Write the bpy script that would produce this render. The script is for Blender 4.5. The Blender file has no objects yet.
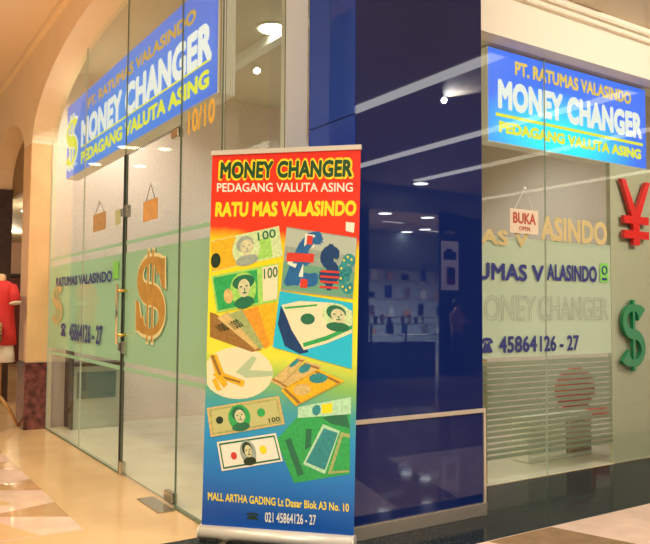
import bpy, bmesh, math, random
from mathutils import Vector, Matrix
from mathutils.geometry import tessellate_polygon
random.seed(4)
SC = bpy.context.scene
COL = SC.collection
PI = math.pi

# ---------------------------------------------------------------- camera, world, exposure, lamps
CAM = Vector((-2.2283, -3.146, 1.2))
YAW = math.radians(-33.0305)
PITCH = math.radians(2.9076)
ROLL = math.radians(0.372)
FPX = 732.6
FWD = Vector((-math.sin(YAW) * math.cos(PITCH), math.cos(YAW) * math.cos(PITCH), math.sin(PITCH)))
_r = Vector((math.cos(YAW), math.sin(YAW), 0)); _u = _r.cross(FWD)
RGT = _r * math.cos(ROLL) + _u * math.sin(ROLL); UPV = _u * math.cos(ROLL) - _r * math.sin(ROLL)
cd = bpy.data.cameras.new('camera')
cd.sensor_width = 36; cd.sensor_fit = 'HORIZONTAL'; cd.lens = FPX / 650 * 36
cd.clip_start = 0.05; cd.clip_end = 100
cam = bpy.data.objects.new('camera', cd); COL.objects.link(cam)
cam.location = CAM; cam.rotation_euler = Matrix((RGT, UPV, -FWD)).transposed().to_euler()
SC.camera = cam
SC.view_settings.view_transform = 'Standard'
SC.view_settings.look = 'None'
SC.view_settings.gamma = 1
SC.view_settings.use_curve_mapping = False
SC.view_settings.exposure = 0.0
W = bpy.data.worlds.new('world'); SC.world = W; W.use_nodes = True
W.node_tree.nodes['Background'].inputs[0].default_value = (1.0, 0.86, 0.66, 1)
W.node_tree.nodes['Background'].inputs[1].default_value = 0.22

WARM = (1.0, 0.84, 0.60); NEUT = (1.0, 0.92, 0.80); PALE = (1.0, 0.92, 0.84); ORANGE = (1.0, 0.42, 0.16); COOL = (0.92, 1.0, 0.96)
def lamp(kind, loc, e, col, size=0.12, angle=150, target=None):
    d = bpy.data.lights.new('scene_light', kind); d.energy = e; d.color = col
    if kind == 'AREA': d.size = size
    else: d.shadow_soft_size = size
    if kind == 'SPOT': d.spot_size = math.radians(angle); d.spot_blend = 0.9
    o = bpy.data.objects.new('scene_light', d); COL.objects.link(o); o.location = loc
    if target: o.rotation_euler = (Vector(target) - Vector(loc)).to_track_quat('-Z', 'Y').to_euler()
    return o
# left corridor, warm
for x, y, e in ((-2.7, -2.6, 400), (-2.9, 0.6, 370), (-3.0, 3.4, 370), (-2.9, 8.41, 240)): lamp('SPOT', (x, y, 3.80), e, WARM, 0.03)
lamp('SPOT', (-2.4, 2.2, 0.9), 170, ORANGE, 0.2, 110, (-1.6, 4.2, 3.84))  # unseen uplight added low in the corridor to give the ceiling its orange glow
# front corridor
for x, y, e in ((0.9, -1.9, 200), (3.4, -1.9, 200), (5.6, -2.1, 200), (-1.9, -3.9, 420)): lamp('SPOT', (x, y, 3.42), e, NEUT, 0.03)
# unseen spots added to brighten the bulkhead and the corner
lamp('SPOT', (3.0, -2.6, 3.42), 330, NEUT, 0.03, 80, (2.7, 0.35, 3.25))
lamp('SPOT', (-1.9, -3.6, 3.42), 330, NEUT, 0.03, 70, (-0.4, 0.2, 1.9))
# money changer interior
for x, y, e, c in ((0.86, 2.30, 240, PALE), (0.0, 3.9, 125, PALE), (2.4, 2.6, 66, COOL), (2.6, 3.8, 66, COOL), (4.3, 3.2, 60, COOL)): lamp('SPOT', (x, y, 3.60), e, c, 0.03)
# clothes shop beyond the second arch, phone shop across the corridor
lamp('POINT', (0.1, 7.6, 2.45), 25, WARM, 0.03); lamp('POINT', (0.3, 11.5, 2.45), 35, WARM, 0.03)
for x in (6.4, 8.8, 11.2): lamp('SPOT', (x, -9.6, 3.40), 1900, (0.90, 0.96, 1.0), 0.03)

# ---------------------------------------------------------------- pixel of the photograph -> point on a real plane
def ray(px, py): return FWD + RGT * ((px - 325) / FPX) + UPV * ((272 - py) / FPX)
def on_x(px, py, X): r = ray(px, py); return CAM + r * ((X - CAM.x) / r.x)
def on_y(px, py, Y): r = ray(px, py); return CAM + r * ((Y - CAM.y) / r.y)
def on_z(px, py, Z=0): r = ray(px, py); return CAM + r * ((Z - CAM.z) / r.z)

# ---------------------------------------------------------------- materials
def mat(name, col, rough=0.5, metal=0.0, noise=0.0, scale=8.0, emit=None, estr=0.0, coat=0.0, bump=0.0, spec=0.5, col2=None):
    m = bpy.data.materials.new(name); m.use_nodes = True
    nt = m.node_tree; b = nt.nodes['Principled BSDF']
    b.inputs['Base Color'].default_value = (*col, 1); b.inputs['Roughness'].default_value = rough
    b.inputs['Metallic'].default_value = metal; b.inputs['Coat Weight'].default_value = coat
    b.inputs['Coat Roughness'].default_value = 0.03
    b.inputs['Specular IOR Level'].default_value = spec
    if noise or bump or col2:
        tc = nt.nodes.new('ShaderNodeTexCoord'); n = nt.nodes.new('ShaderNodeTexNoise')
        n.inputs['Scale'].default_value = scale; n.inputs['Detail'].default_value = 5
        nt.links.new(tc.outputs['Object'], n.inputs['Vector'])
        if noise or col2:
            r = nt.nodes.new('ShaderNodeValToRGB')
            c2 = col2 or tuple(min(1, c * (1 + noise)) for c in col)
            c1 = col if col2 else tuple(c * (1 - noise) for c in col)
            r.color_ramp.elements[0].color = (*c1, 1); r.color_ramp.elements[1].color = (*c2, 1)
            r.color_ramp.elements[0].position = 0.35; r.color_ramp.elements[1].position = 0.65
            nt.links.new(n.outputs['Fac'], r.inputs['Fac']); nt.links.new(r.outputs['Color'], b.inputs['Base Color'])
        if bump:
            bp = nt.nodes.new('ShaderNodeBump'); bp.inputs['Strength'].default_value = bump
            nt.links.new(n.outputs['Fac'], bp.inputs['Height']); nt.links.new(bp.outputs['Normal'], b.inputs['Normal'])
    if emit:
        b.inputs['Emission Color'].default_value = (*emit, 1); b.inputs['Emission Strength'].default_value = estr
    return m

def glass_mat(name, tint, f0=0.06, gain=0.85):
    m = bpy.data.materials.new(name); m.use_nodes = True; nt = m.node_tree; nt.nodes.clear()
    out = nt.nodes.new('ShaderNodeOutputMaterial'); mix = nt.nodes.new('ShaderNodeMixShader')
    t = nt.nodes.new('ShaderNodeBsdfTransparent'); t.inputs[0].default_value = (*tint, 1)
    g = nt.nodes.new('ShaderNodeBsdfGlossy'); g.inputs['Roughness'].default_value = 0.0; g.inputs[0].default_value = (0.95, 1, 0.96, 1)
    lw = nt.nodes.new('ShaderNodeLayerWeight'); lw.inputs['Blend'].default_value = 0.5
    p = nt.nodes.new('ShaderNodeMath'); p.operation = 'POWER'; p.inputs[1].default_value = 5
    q = nt.nodes.new('ShaderNodeMath'); q.operation = 'MULTIPLY_ADD'; q.inputs[1].default_value = gain; q.inputs[2].default_value = f0
    nt.links.new(lw.outputs['Facing'], p.inputs[0]); nt.links.new(p.outputs[0], q.inputs[0])
    nt.links.new(q.outputs[0], mix.inputs[0]); nt.links.new(t.outputs[0], mix.inputs[1]); nt.links.new(g.outputs[0], mix.inputs[2])
    nt.links.new(mix.outputs[0], out.inputs[0]); return m

def film_mat(name, col, clear):
    m = bpy.data.materials.new(name); m.use_nodes = True; nt = m.node_tree; nt.nodes.clear()
    out = nt.nodes.new('ShaderNodeOutputMaterial'); mix = nt.nodes.new('ShaderNodeMixShader'); mix.inputs[0].default_value = clear
    a = nt.nodes.new('ShaderNodeAddShader')
    d = nt.nodes.new('ShaderNodeBsdfDiffuse'); d.inputs[0].default_value = (*[c * 0.55 for c in col], 1)
    tr = nt.nodes.new('ShaderNodeBsdfTranslucent'); tr.inputs[0].default_value = (*[c * 0.5 for c in col], 1)
    t = nt.nodes.new('ShaderNodeBsdfTransparent'); t.inputs[0].default_value = (*[0.4 + 0.6 * c for c in col], 1)
    nt.links.new(d.outputs[0], a.inputs[0]); nt.links.new(tr.outputs[0], a.inputs[1])
    nt.links.new(a.outputs[0], mix.inputs[1]); nt.links.new(t.outputs[0], mix.inputs[2]); nt.links.new(mix.outputs[0], out.inputs[0]); return m

def mirror_mat(name, base, refl, fac):
    """back-painted glossy glass cladding: deep colour under a strong mirror coat"""
    m = bpy.data.materials.new(name); m.use_nodes = True; nt = m.node_tree; nt.nodes.clear()
    out = nt.nodes.new('ShaderNodeOutputMaterial'); mix = nt.nodes.new('ShaderNodeMixShader'); mix.inputs[0].default_value = fac
    d = nt.nodes.new('ShaderNodeBsdfDiffuse'); d.inputs[0].default_value = (*base, 1)
    g = nt.nodes.new('ShaderNodeBsdfGlossy'); g.inputs[0].default_value = (*refl, 1); g.inputs['Roughness'].default_value = 0.012
    nt.links.new(d.outputs[0], mix.inputs[1]); nt.links.new(g.outputs[0], mix.inputs[2]); nt.links.new(mix.outputs[0], out.inputs[0]); return m

def glow(name, col, s):
    m = bpy.data.materials.new(name); m.use_nodes = True; nt = m.node_tree; nt.nodes.clear()
    out = nt.nodes.new('ShaderNodeOutputMaterial'); e = nt.nodes.new('ShaderNodeEmission')
    e.inputs[0].default_value = (*col, 1); e.inputs[1].default_value = s
    nt.links.new(e.outputs[0], out.inputs[0]); return m

def sign_face_mat(name, edge, mid, centre, radius, s):
    """backlit acrylic: printed colour blends from edge to mid, emission follows it"""
    m = bpy.data.materials.new(name); m.use_nodes = True; nt = m.node_tree; b = nt.nodes['Principled BSDF']
    tc = nt.nodes.new('ShaderNodeTexCoord'); mp = nt.nodes.new('ShaderNodeMapping'); mp.vector_type = 'TEXTURE'
    mp.inputs['Location'].default_value = centre; mp.inputs['Scale'].default_value = radius
    gr = nt.nodes.new('ShaderNodeTexGradient'); gr.gradient_type = 'SPHERICAL'
    r = nt.nodes.new('ShaderNodeValToRGB'); r.color_ramp.elements[0].color = (*edge, 1); r.color_ramp.elements[1].color = (*mid, 1)
    nt.links.new(tc.outputs['Object'], mp.inputs[0]); nt.links.new(mp.outputs[0], gr.inputs[0]); nt.links.new(gr.outputs['Fac'], r.inputs[0])
    nt.links.new(r.outputs[0], b.inputs['Emission Color']); nt.links.new(r.outputs[0], b.inputs['Base Color'])
    b.inputs['Emission Strength'].default_value = s; b.inputs['Roughness'].default_value = 0.3; return m

M = {}
M['marble'] = mat('cream_marble', (0.66, 0.45, 0.23), 0.16, noise=0.06, scale=2.5, spec=0.6)
M['marble_in'] = mat('pale_tile', (0.62, 0.58, 0.46), 0.2, noise=0.05, scale=3)
M['granite'] = mat('dark_granite', (0.020, 0.027, 0.030), 0.10, noise=0.5, scale=60, spec=0.05)
M['pink_tile'] = mat('pink_white_marble', (0.72, 0.52, 0.42), 0.05, noise=0.08, scale=5)
M['brown_tile'] = mat('brown_marble', (0.26, 0.15, 0.075), 0.05, noise=0.15, scale=9)
M['tan_tile'] = mat('tan_marble', (0.50, 0.30, 0.15), 0.15, noise=0.1, scale=6)
M['arcade'] = mat('cream_plaster', (0.82, 0.70, 0.50), 0.6, noise=0.02, scale=3)
M['peach'] = mat('peach_stone', (0.76, 0.50, 0.25), 0.25, noise=0.05, scale=4)
M['redmarble'] = mat('red_brown_marble', (0.15, 0.045, 0.04), 0.15, noise=0.6, scale=14)
M['ceiling'] = mat('ceiling_paint', (0.80, 0.68, 0.52), 0.7)
M['bulk'] = mat('bulkhead_paint', (0.86, 0.79, 0.64), 0.6)
M['inwall'] = mat('speckled_wallpaper', (0.82, 0.70, 0.62), 0.7, noise=0.09, scale=55)
M['inceil'] = mat('interior_ceiling', (0.62, 0.56, 0.42), 0.7)
M['white'] = mat('white_paint', (0.80, 0.80, 0.70), 0.35)
M['glass'] = glass_mat('shop_glass', (0.955, 0.975, 0.955), 0.026, 0.42)
M['glass_edge'] = mat('green_glass_edge', (0.13, 0.17, 0.11), 0.2)
M['edge_pale'] = mat('pale_glass_edge', (0.50, 0.56, 0.44), 0.3)
M['film'] = film_mat('green_frosted_film', (0.60, 0.82, 0.63), 0.22)
M['film_r'] = film_mat('frosted_film', (0.74, 0.80, 0.68), 0.24)
M['film_s'] = film_mat('striped_film', (0.44, 0.49, 0.38), 0.50)
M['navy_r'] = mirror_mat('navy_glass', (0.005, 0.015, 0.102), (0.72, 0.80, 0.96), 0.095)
M['navy_l'] = mirror_mat('navy_glass_brightened', (0.012, 0.06, 0.46), (0.8, 0.88, 1.0), 0.08)  # same cladding; bluer base paints in the reflection on the side face
M['steel'] = mat('brushed_steel', (0.62, 0.58, 0.50), 0.25, 1.0)
M['chrome'] = mat('chrome', (0.80, 0.76, 0.66), 0.08, 1.0)
M['strip_metal'] = mat('satin_aluminium', (0.72, 0.66, 0.56), 0.35, 0.6)
M['dark'] = mat('near_black', (0.02, 0.018, 0.018), 0.4)
M['darkwood'] = mat('dark_wood', (0.05, 0.025, 0.018), 0.35, noise=0.3, scale=10)
M['brass'] = mat('brass', (0.75, 0.50, 0.16), 0.25, 1.0)
M['goldvinyl'] = mat('gold_vinyl', (0.46, 0.25, 0.04), 0.35, noise=0.12, scale=12)
M['keyline'] = mat('pale_yellow_vinyl', (0.72, 0.66, 0.34), 0.4)
M['goldbright'] = mat('bright_gold_paint', (0.80, 0.48, 0.06), 0.4)
M['goldpale'] = mat('pale_gold_vinyl', (0.58, 0.46, 0.20), 0.4)
M['navyvinyl'] = mat('navy_vinyl', (0.025, 0.035, 0.20), 0.4)
M['outline'] = mat('grey_outline_vinyl', (0.34, 0.36, 0.30), 0.5)
M['sticker'] = mat('lime_sticker', (0.22, 0.62, 0.10), 0.4)
M['orangecard'] = mat('orange_brown_card', (0.66, 0.34, 0.10), 0.45, noise=0.1, scale=20)
M['card'] = mat('cream_card', (0.72, 0.58, 0.42), 0.5)
M['redink'] = mat('dark_red_ink', (0.45, 0.06, 0.03), 0.5)
M['redsym'] = mat('red_gloss_acrylic', (0.62, 0.02, 0.02), 0.18, spec=0.7)
M['greensym'] = mat('green_gloss_acrylic', (0.0, 0.22, 0.075), 0.2, spec=0.7)
M['sign_l'] = sign_face_mat('blue_sign_face', (0.008, 0.12, 0.62), (0.02, 0.24, 0.80), (0, 0.2, 0), (1, 2.0, 0.6), 1.0)
M['sign_r'] = sign_face_mat('cyan_blue_sign_face', (0.025, 0.11, 0.64), (0.0, 0.72, 0.95), (-0.10, 0, -0.20), (0.95, 1, 0.40), 0.95)
M['signwhite'] = glow('lit_white_letters', (0.98, 1.0, 0.90), 1.0)
M['signyellow'] = glow('lit_yellow_letters', (0.92, 0.92, 0.07), 1.0)
M['signgold'] = mat('dull_gold_letters', (0.50, 0.36, 0.06), 0.5, emit=(0.62, 0.45, 0.06), estr=0.6)
M['lamp'] = glow('lamp_diffuser', (1.0, 0.95, 0.82), 22)
M['lamp_warm'] = glow('warm_lamp_diffuser', (1.0, 0.84, 0.55), 9)
M['strip'] = glow('ceiling_strip_light', (1.0, 0.86, 0.68), 4.6)

# ---------------------------------------------------------------- mesh helpers (world coordinates in, made local to the parent on build)
WMAT = {}
def wm(o): return WMAT.get(o.name, Matrix.Identity(4))
class MB:
    def __init__(s): s.bm = bmesh.new()
    def box(s, a, b, bev=0.0, mats=None):
        a = Vector(a); b = Vector(b)
        g = bmesh.ops.create_cube(s.bm, size=1)
        vs = g['verts']
        bmesh.ops.scale(s.bm, vec=(abs(b.x - a.x), abs(b.y - a.y), abs(b.z - a.z)), verts=vs)
        bmesh.ops.translate(s.bm, vec=(a + b) / 2, verts=vs)
        if bev:
            es = list({e for v in vs for e in v.link_edges})
            bmesh.ops.bevel(s.bm, geom=es, offset=bev, segments=2, affect='EDGES')
        return s
    def hexa(s, pts):
        v = [s.bm.verts.new(p) for p in pts]
        for f in ((0, 3, 2, 1), (4, 5, 6, 7), (0, 1, 5, 4), (1, 2, 6, 5), (2, 3, 7, 6), (3, 0, 4, 7)): s.bm.faces.new([v[i] for i in f])
        return s
    def prism(s, pts, d):
        """planar polygon pts (world) pushed along vector d"""
        d = Vector(d); v = [s.bm.verts.new(p) for p in pts]; w = [s.bm.verts.new(Vector(p) + d) for p in pts]; n = len(pts)
        if n > 4:
            for t in tessellate_polygon([[Vector(p) for p in pts]]):
                for q, fl in ((v, 1), (w, -1)):
                    try: s.bm.faces.new([q[i] for i in t][::fl])
                    except ValueError: pass
        else: s.bm.faces.new(v); s.bm.faces.new(w[::-1])
        for i in range(n): s.bm.faces.new((v[i], w[i], w[(i + 1) % n], v[(i + 1) % n]))
        return s
    def tube(s, pts, r, n=10, r2=None):
        pts = [Vector(p) for p in pts]; rings = []
        for i, p in enumerate(pts):
            t = (pts[min(i + 1, len(pts) - 1)] - pts[max(i - 1, 0)]).normalized()
            a = t.orthogonal().normalized()
            if i and rings:
                a = (pa - t * pa.dot(t)).normalized()
            pa = a; b = t.cross(a)
            rr = r if r2 is None else r + (r2 - r) * i / max(1, len(pts) - 1)
            rings.append([s.bm.verts.new(p + (a * math.cos(2 * PI * k / n) + b * math.sin(2 * PI * k / n)) * rr) for k in range(n)])
        for i in range(len(rings) - 1):
            for k in range(n): s.bm.faces.new((rings[i][k], rings[i][(k + 1) % n], rings[i + 1][(k + 1) % n], rings[i + 1][k]))
        s.bm.faces.new(rings[0][::-1]); s.bm.faces.new(rings[-1]); return s
    def loft(s, rings):
        R = [[s.bm.verts.new(p) for p in r] for r in rings]; n = len(R[0])
        for i in range(len(R) - 1):
            for k in range(n): s.bm.faces.new((R[i][k], R[i][(k + 1) % n], R[i + 1][(k + 1) % n], R[i + 1][k]))
        s.bm.faces.new(R[0][::-1]); s.bm.faces.new(R[-1]); return s
    def ball(s, c, r, sc=(1, 1, 1), seg=16):
        g = bmesh.ops.create_uvsphere(s.bm, u_segments=seg, v_segments=seg // 2 + 2, radius=r)
        bmesh.ops.scale(s.bm, vec=sc, verts=g['verts']); bmesh.ops.translate(s.bm, vec=c, verts=g['verts']); return s
    def build(s, name, material, parent=None, smooth=False, edge=None):
        bmesh.ops.recalc_face_normals(s.bm, faces=s.bm.faces)
        me = bpy.data.meshes.new(name); s.bm.to_mesh(me); s.bm.free()
        return link(name, me, material, parent, smooth)
def link(name, me, material, parent=None, smooth=False):
    me.materials.append(material)
    if smooth:
        for p in me.polygons: p.use_smooth = True
    o = bpy.data.objects.new(name, me); COL.objects.link(o)
    if parent is not None:
        me.transform(wm(parent).inverted()); o.parent = parent; WMAT[o.name] = wm(parent)
    return o
def tag(o, label=None, cat=None, group=None, kind=None):
    for k, v in (('label', label), ('category', cat), ('group', group), ('kind', kind)):
        if v: o[k] = v
    return o
def empty(name, loc, rz=0, label=None, cat=None, group=None):
    o = bpy.data.objects.new(name, None); COL.objects.link(o); o.location = loc; o.rotation_euler = (0, 0, rz); o.empty_display_size = 0.1
    WMAT[o.name] = Matrix.Translation(loc) @ Matrix.Rotation(rz, 4, 'Z')
    return tag(o, label, cat, group)
def struct(o): o['kind'] = 'structure'; return o
def recentre(o, c):
    """move a root mesh's origin to c"""
    o.data.transform(Matrix.Translation(-Vector(c))); o.location = c; WMAT[o.name] = Matrix.Translation(c); return o

ZV = Vector((0, 0, 1))
def txt_mesh(body, bold=0.0, extrude=0.0, space=1.0):
    """flat letters; heavier weights overlay the outline shifted a little each way"""
    c = bpy.data.curves.new('t', 'FONT'); c.body = body; c.size = 1; c.offset = 0.0; c.space_character = space + bold * 0.6
    c.resolution_u = 3; c.fill_mode = 'FRONT'
    o = bpy.data.objects.new('t', c); COL.objects.link(o)
    dg = bpy.context.evaluated_depsgraph_get(); dg.update()
    me = bpy.data.meshes.new_from_object(o.evaluated_get(dg))
    bpy.data.objects.remove(o); bpy.data.curves.remove(c)
    r = bold
    if r > 0:
        bm = bmesh.new()
        k = 8 if r > 0.02 else 4
        for i in range(k):
            n0 = len(bm.verts); bm.from_mesh(me); bm.verts.ensure_lookup_table()
            for v in bm.verts[n0:]: v.co += Vector((r * math.cos(2 * PI * (i + .5) / k), r * math.sin(2 * PI * (i + .5) / k), i * 3e-5))
        bm.to_mesh(me); bm.free()
    return me
def fit(me, o, u, v, n, thick):
    """scale a flat xy mesh to the box o, o+u, o+v; give it thickness along n"""
    xs = [p.co.x for p in me.vertices]; ys = [p.co.y for p in me.vertices]
    x0, x1, y0, y1 = min(xs), max(xs), min(ys), max(ys)
    for p in me.vertices:
        p.co = o + u * ((p.co.x - x0) / (x1 - x0)) + v * ((p.co.y - y0) / (y1 - y0)) + n * p.co.z
    bm = bmesh.new(); bm.from_mesh(me); bmesh.ops.remove_doubles(bm, verts=bm.verts, dist=1e-7)
    g = bmesh.ops.extrude_face_region(bm, geom=list(bm.faces))
    bmesh.ops.translate(bm, vec=n * thick, verts=[x for x in g['geom'] if isinstance(x, bmesh.types.BMVert)])
    bmesh.ops.recalc_face_normals(bm, faces=bm.faces); bm.to_mesh(me); bm.free(); return me
def letters(name, body, o, u, v, n, material, parent, bold=0.0, thick=0.0015, space=1.0):
    me = fit(txt_mesh(body, bold, 0, space), Vector(o), Vector(u), Vector(v), Vector(n), thick)
    return link(name, me, material, parent)
# text boxes on the two glass planes (bl, br, tl = bottom-left, bottom-right, top-left pixels)
NX = Vector((-1, 0, 0)); NY = Vector((0, -1, 0))
def on_left(body, bl, br, tl, material, parent, X, name='lettering', **k):
    a, b, c = on_x(*bl, X), on_x(*br, X), on_x(*tl, X)
    z0 = (a.z + b.z) / 2
    return letters(name, body, (X, a.y, z0), (0, b.y - a.y, 0), (0, 0, c.z - a.z), NX, material, parent, **k)
def on_right(body, bl, br, tl, material, parent, Y, name='lettering', **k):
    a, b, c = on_y(*bl, Y), on_y(*br, Y), on_y(*tl, Y)
    z0 = (a.z + b.z) / 2
    return letters(name, body, (a.x, Y, z0), (b.x - a.x, 0, 0), (0, 0, c.z - a.z), NY, material, parent, **k)

def dollar_mesh(thin=0.05, fat=0.17, bars=2, barw=0.045, gap=0.11, serif=0.0):
    """dollar sign in the xy plane, ribbon of changing width with serifs and upright bars"""
    bm = bmesh.new(); pts = []
    for i in range(25):
        a = math.radians(25 + 245 * i / 24); pts.append((0.34 * math.cos(a), 0.25 + 0.25 * math.sin(a)))
    for i in range(1, 25):
        a = math.radians(90 - 245 * i / 24); pts.append((0.36 * math.cos(a), -0.27 + 0.27 * math.sin(a)))
    n = len(pts); L = []; R = []
    for i, p in enumerate(pts):
        q = Vector(pts[min(i + 1, n - 1)]) - Vector(pts[max(i - 1, 0)]); q.normalize(); nn = Vector((-q.y, q.x))
        t = i / (n - 1); w = thin + (fat - thin) * math.exp(-((t - 0.5) / 0.20) ** 2)
        e = min(t, 1 - t)
        if e < 0.10: w += (0.10 - e) * 2.0
        L.append(bm.verts.new((p[0] + nn.x * w / 2, p[1] + nn.y * w / 2, 0))); R.append(bm.verts.new((p[0] - nn.x * w / 2, p[1] - nn.y * w / 2, 0)))
    for i in range(n - 1): bm.faces.new((L[i], L[i + 1], R[i + 1], R[i]))
    xs = [-gap / 2, gap / 2] if bars == 2 else [0]
    for x in xs:
        f = [bm.verts.new((x + a * barw / 2, b, 0.0003)) for a, b in ((-1, -0.68), (1, -0.68), (1, 0.64), (-1, 0.64))]; bm.faces.new(f)
    if serif:
        for sg_ in (1, -1):
            p = [(0.20, 0.43), (0.30, 0.40), (0.355, 0.50), (0.40 + serif * .2, 0.50), (0.40 + serif * .3, 0.06), (0.37 - serif * .2, 0.10), (0.30 - serif * .2, 0.30)]
            bm.faces.new([bm.verts.new((sg_ * x * (1.0 if sg_ > 0 else 1.06), sg_ * y * (1.0 if sg_ > 0 else 1.06), 0.0006)) for x, y in p])
    me = bpy.data.meshes.new('dollar_shape'); bm.to_mesh(me); bm.free(); return me

# ---------------------------------------------------------------- the setting
GX, GY = -0.54, 0.487           # planes of the side and the front glass
XW = -0.74                     # corridor face of the arcade wall
floor = struct(MB().box((-7, -13.5, -0.1), (15, 16, 0)).build('floor', M['marble']))
def inlay(name, poly, material, z=0.0012):
    return struct(MB().prism([(x, y, 0) for x, y in poly], (0, 0, z)).build(name, material))
inlay('floor_granite_strip', [(-0.95, -0.362), (6.5, -0.362), (6.5, GY), (-0.95, GY)], M['granite'])
inlay('floor_pale_tiles', [(-0.95, -13), (14.5, -13), (14.5, -0.363), (-0.95, -0.363)], M['pink_tile'])
inlay('floor_brown_band', [(0.60, -0.372), (1.085, -0.372), (1.47, -1.6), (0.97, -1.6)], M['brown_tile'], 0.002)
inlay('floor_brown_field', [(-0.95, -13), (14.5, -13), (14.5, -1.602), (-0.95, -1.602)], M['brown_tile'], 0.003)
inlay('floor_brown_band.001', [(3.0, -0.39), (3.5, -0.39), (3.9, -1.6), (3.4, -1.6)], M['brown_tile'], 0.002)
inlay('floor_inside', [(GX + 0.02, GY + 0.02), (5.4, GY + 0.02), (5.4, 4.58), (GX + 0.02, 4.58)], M['marble_in'])
# corridor inlay of pink, tan and brown triangles beside a cream border
inlay('floor_pink_field', [(-3.6, 0.95), (-1.12, 0.95), (-1.12, 7.5), (-3.6, 7.5)], M['pink_tile'])
bmT, bmB = MB(), MB()
for i in range(9):
    y0 = 0.98 + i * 0.72
    for j in range(3):
        x0 = -1.12 - j * 0.8
        bmB.prism([(x0, y0 + 0.25, 0.0012), (x0, y0 + 0.62, 0.0012), (x0 - 0.42, y0 + 0.5, 0.0012)], (0, 0, 0.001))
        bmT.prism([(x0 - 0.22, y0 - 0.02, 0.0012), (x0 - 0.42, y0 + 0.46, 0.0012), (x0 - 0.78, y0 + 0.3, 0.0012), (x0 - 0.62, y0, 0.0012)], (0, 0, 0.001))
struct(bmB.build('floor_brown_triangles', M['tan_tile'])); struct(bmT.build('floor_tan_shapes', M['marble']))

# arcade wall with its two arches, seen from the corridor
def ell(c, a, z0, h, t0, t1, n=24): return [(c + a * math.cos(t0 + (t1 - t0) * i / n), z0 + h * math.sin(t0 + (t1 - t0) * i / n)) for i in range(n + 1)]
prof = [(0.42, 3.86), (0.42, 3.54)] + ell(2.35, 2.17, 2.82, 0.72, PI / 2, 0) + [(4.52, 0), (4.88, 0)]
prof += ell(5.9, 1.02, 2.74, 0.52, PI, 0) + [(6.92, 0), (9.5, 0), (9.5, 3.86)]
struct(MB().prism([(XW, y, z) for y, z in prof], (0.24, 0, 0)).build('wall_left', M['arcade']))
struct(MB().box((XW - 0.006, 4.514, 0.66), (-0.55, 4.886, 2.84), 0.004).build('trim_1', M['peach']))
struct(MB().box((XW - 0.016, 4.506, 0.0), (-0.546, 4.896, 0.655), 0.004).build('baseboard_left', M['redmarble']))
struct(MB().box((-0.66, 6.86, 0), (-0.50, 6.93, 2.70), 0.003).build('trim_2', M['darkwood']))
struct(MB().box((-7, -13.4, 3.85), (-0.3, 15.8, 3.95)).build('ceiling', M['ceiling']))
struct(MB().box((-0.3, -7.2, 3.45), (14.8, 0.46, 3.6)).build('ceiling_front', M['ceiling']))
struct(MB().box((XW - 0.05, 0.5, 3.79), (XW, 9.5, 3.85)).build('trim_3', M['arcade']))
# bulkhead over the front window with its ceiling moulding
struct(MB().box((0.945, 0.35, 3.085), (6.5, 0.64, 3.46)).build('wall_front', M['bulk']))
mo = MB()
mo.box((0.945, 0.26, 3.40), (6.5, 0.35, 3.45), 0.008); mo.box((0.945, 0.30, 3.365), (6.5, 0.35, 3.40), 0.006)
struct(mo.build('trim_4', M['bulk']))
# inside of the shop
struct(MB().box((-0.49, 4.60, 0), (5.5, 4.70, 3.75)).build('wall_back', M['inwall']))
struct(MB().box((5.4, GY, 0), (5.5, 4.6, 3.75)).build('wall_right', M['inwall']))
struct(MB().box((-0.50, 0.62, 3.65), (5.4, 4.6, 3.75)).build('ceiling_inside', M['inceil']))
struct(MB().box((0.84, 0.7, 3.56), (0.93, 4.58, 3.65)).build('trim_5', M['white']))
# clothes shop beyond the second arch
struct(MB().box((-0.49, 14.0, 0), (3.5, 14.1, 2.7)).build('wall_far', mat('pink_paint', (0.72, 0.46, 0.34), 0.6)))
struct(MB().box((-0.49, 4.75, 2.62), (3.5, 14.0, 2.72)).build('ceiling_far', M['inceil']))
struct(MB().box((-0.498, 4.89, 2.60), (-0.45, 6.95, 3.40)).build('wall_lintel', mat('olive_brown_paint', (0.30, 0.20, 0.09), 0.6)))
struct(MB().box((3.4, 4.75, 0), (3.5, 14.0, 2.62)).build('wall_clothes_shop', M['inwall']))

# ---------------------------------------------------------------- shop glass
def pane(name, a, b, parent=None, edge=None):
    """glass slab with darker green cut edges"""
    m = MB().box(a, b); me_o = m.build(name, M['glass'], parent)
    me_o.data.materials.append(edge or M['glass_edge'])
    dims = [abs(b[i] - a[i]) for i in range(3)]; ax = dims.index(min(dims))
    for p in me_o.data.polygons:
        if abs(p.normal[ax]) < 0.5: p.material_index = 1
    return me_o
T = 0.005
def film_x(parent, y0, y1, z0, z1, name='frosted_film', material=None):
    return MB().box((GX + T + 0.0004, y0 + 0.006, z0), (GX + T + 0.0012, y1 - 0.006, z1)).build(name, material or M['film'], parent)
FZ0, FZ1 = 0.81, 1.603
w1 = struct(pane('window_1', (GX - T, 3.285, 0.015), (GX + T, 4.51, 3.58), edge=M['edge_pale']))
w2 = struct(pane('window_2', (GX - T, 2.165, 0.015), (GX + T, 3.279, 3.58), edge=M['edge_pale']))
w3 = struct(pane('window_3', (GX - T, 0.492, 0.015), (GX + T, 1.082, 3.58)))
w4 = struct(pane('window_4', (GX - T, 1.087, 2.328), (GX + T, 2.160, 3.58)))
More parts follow.
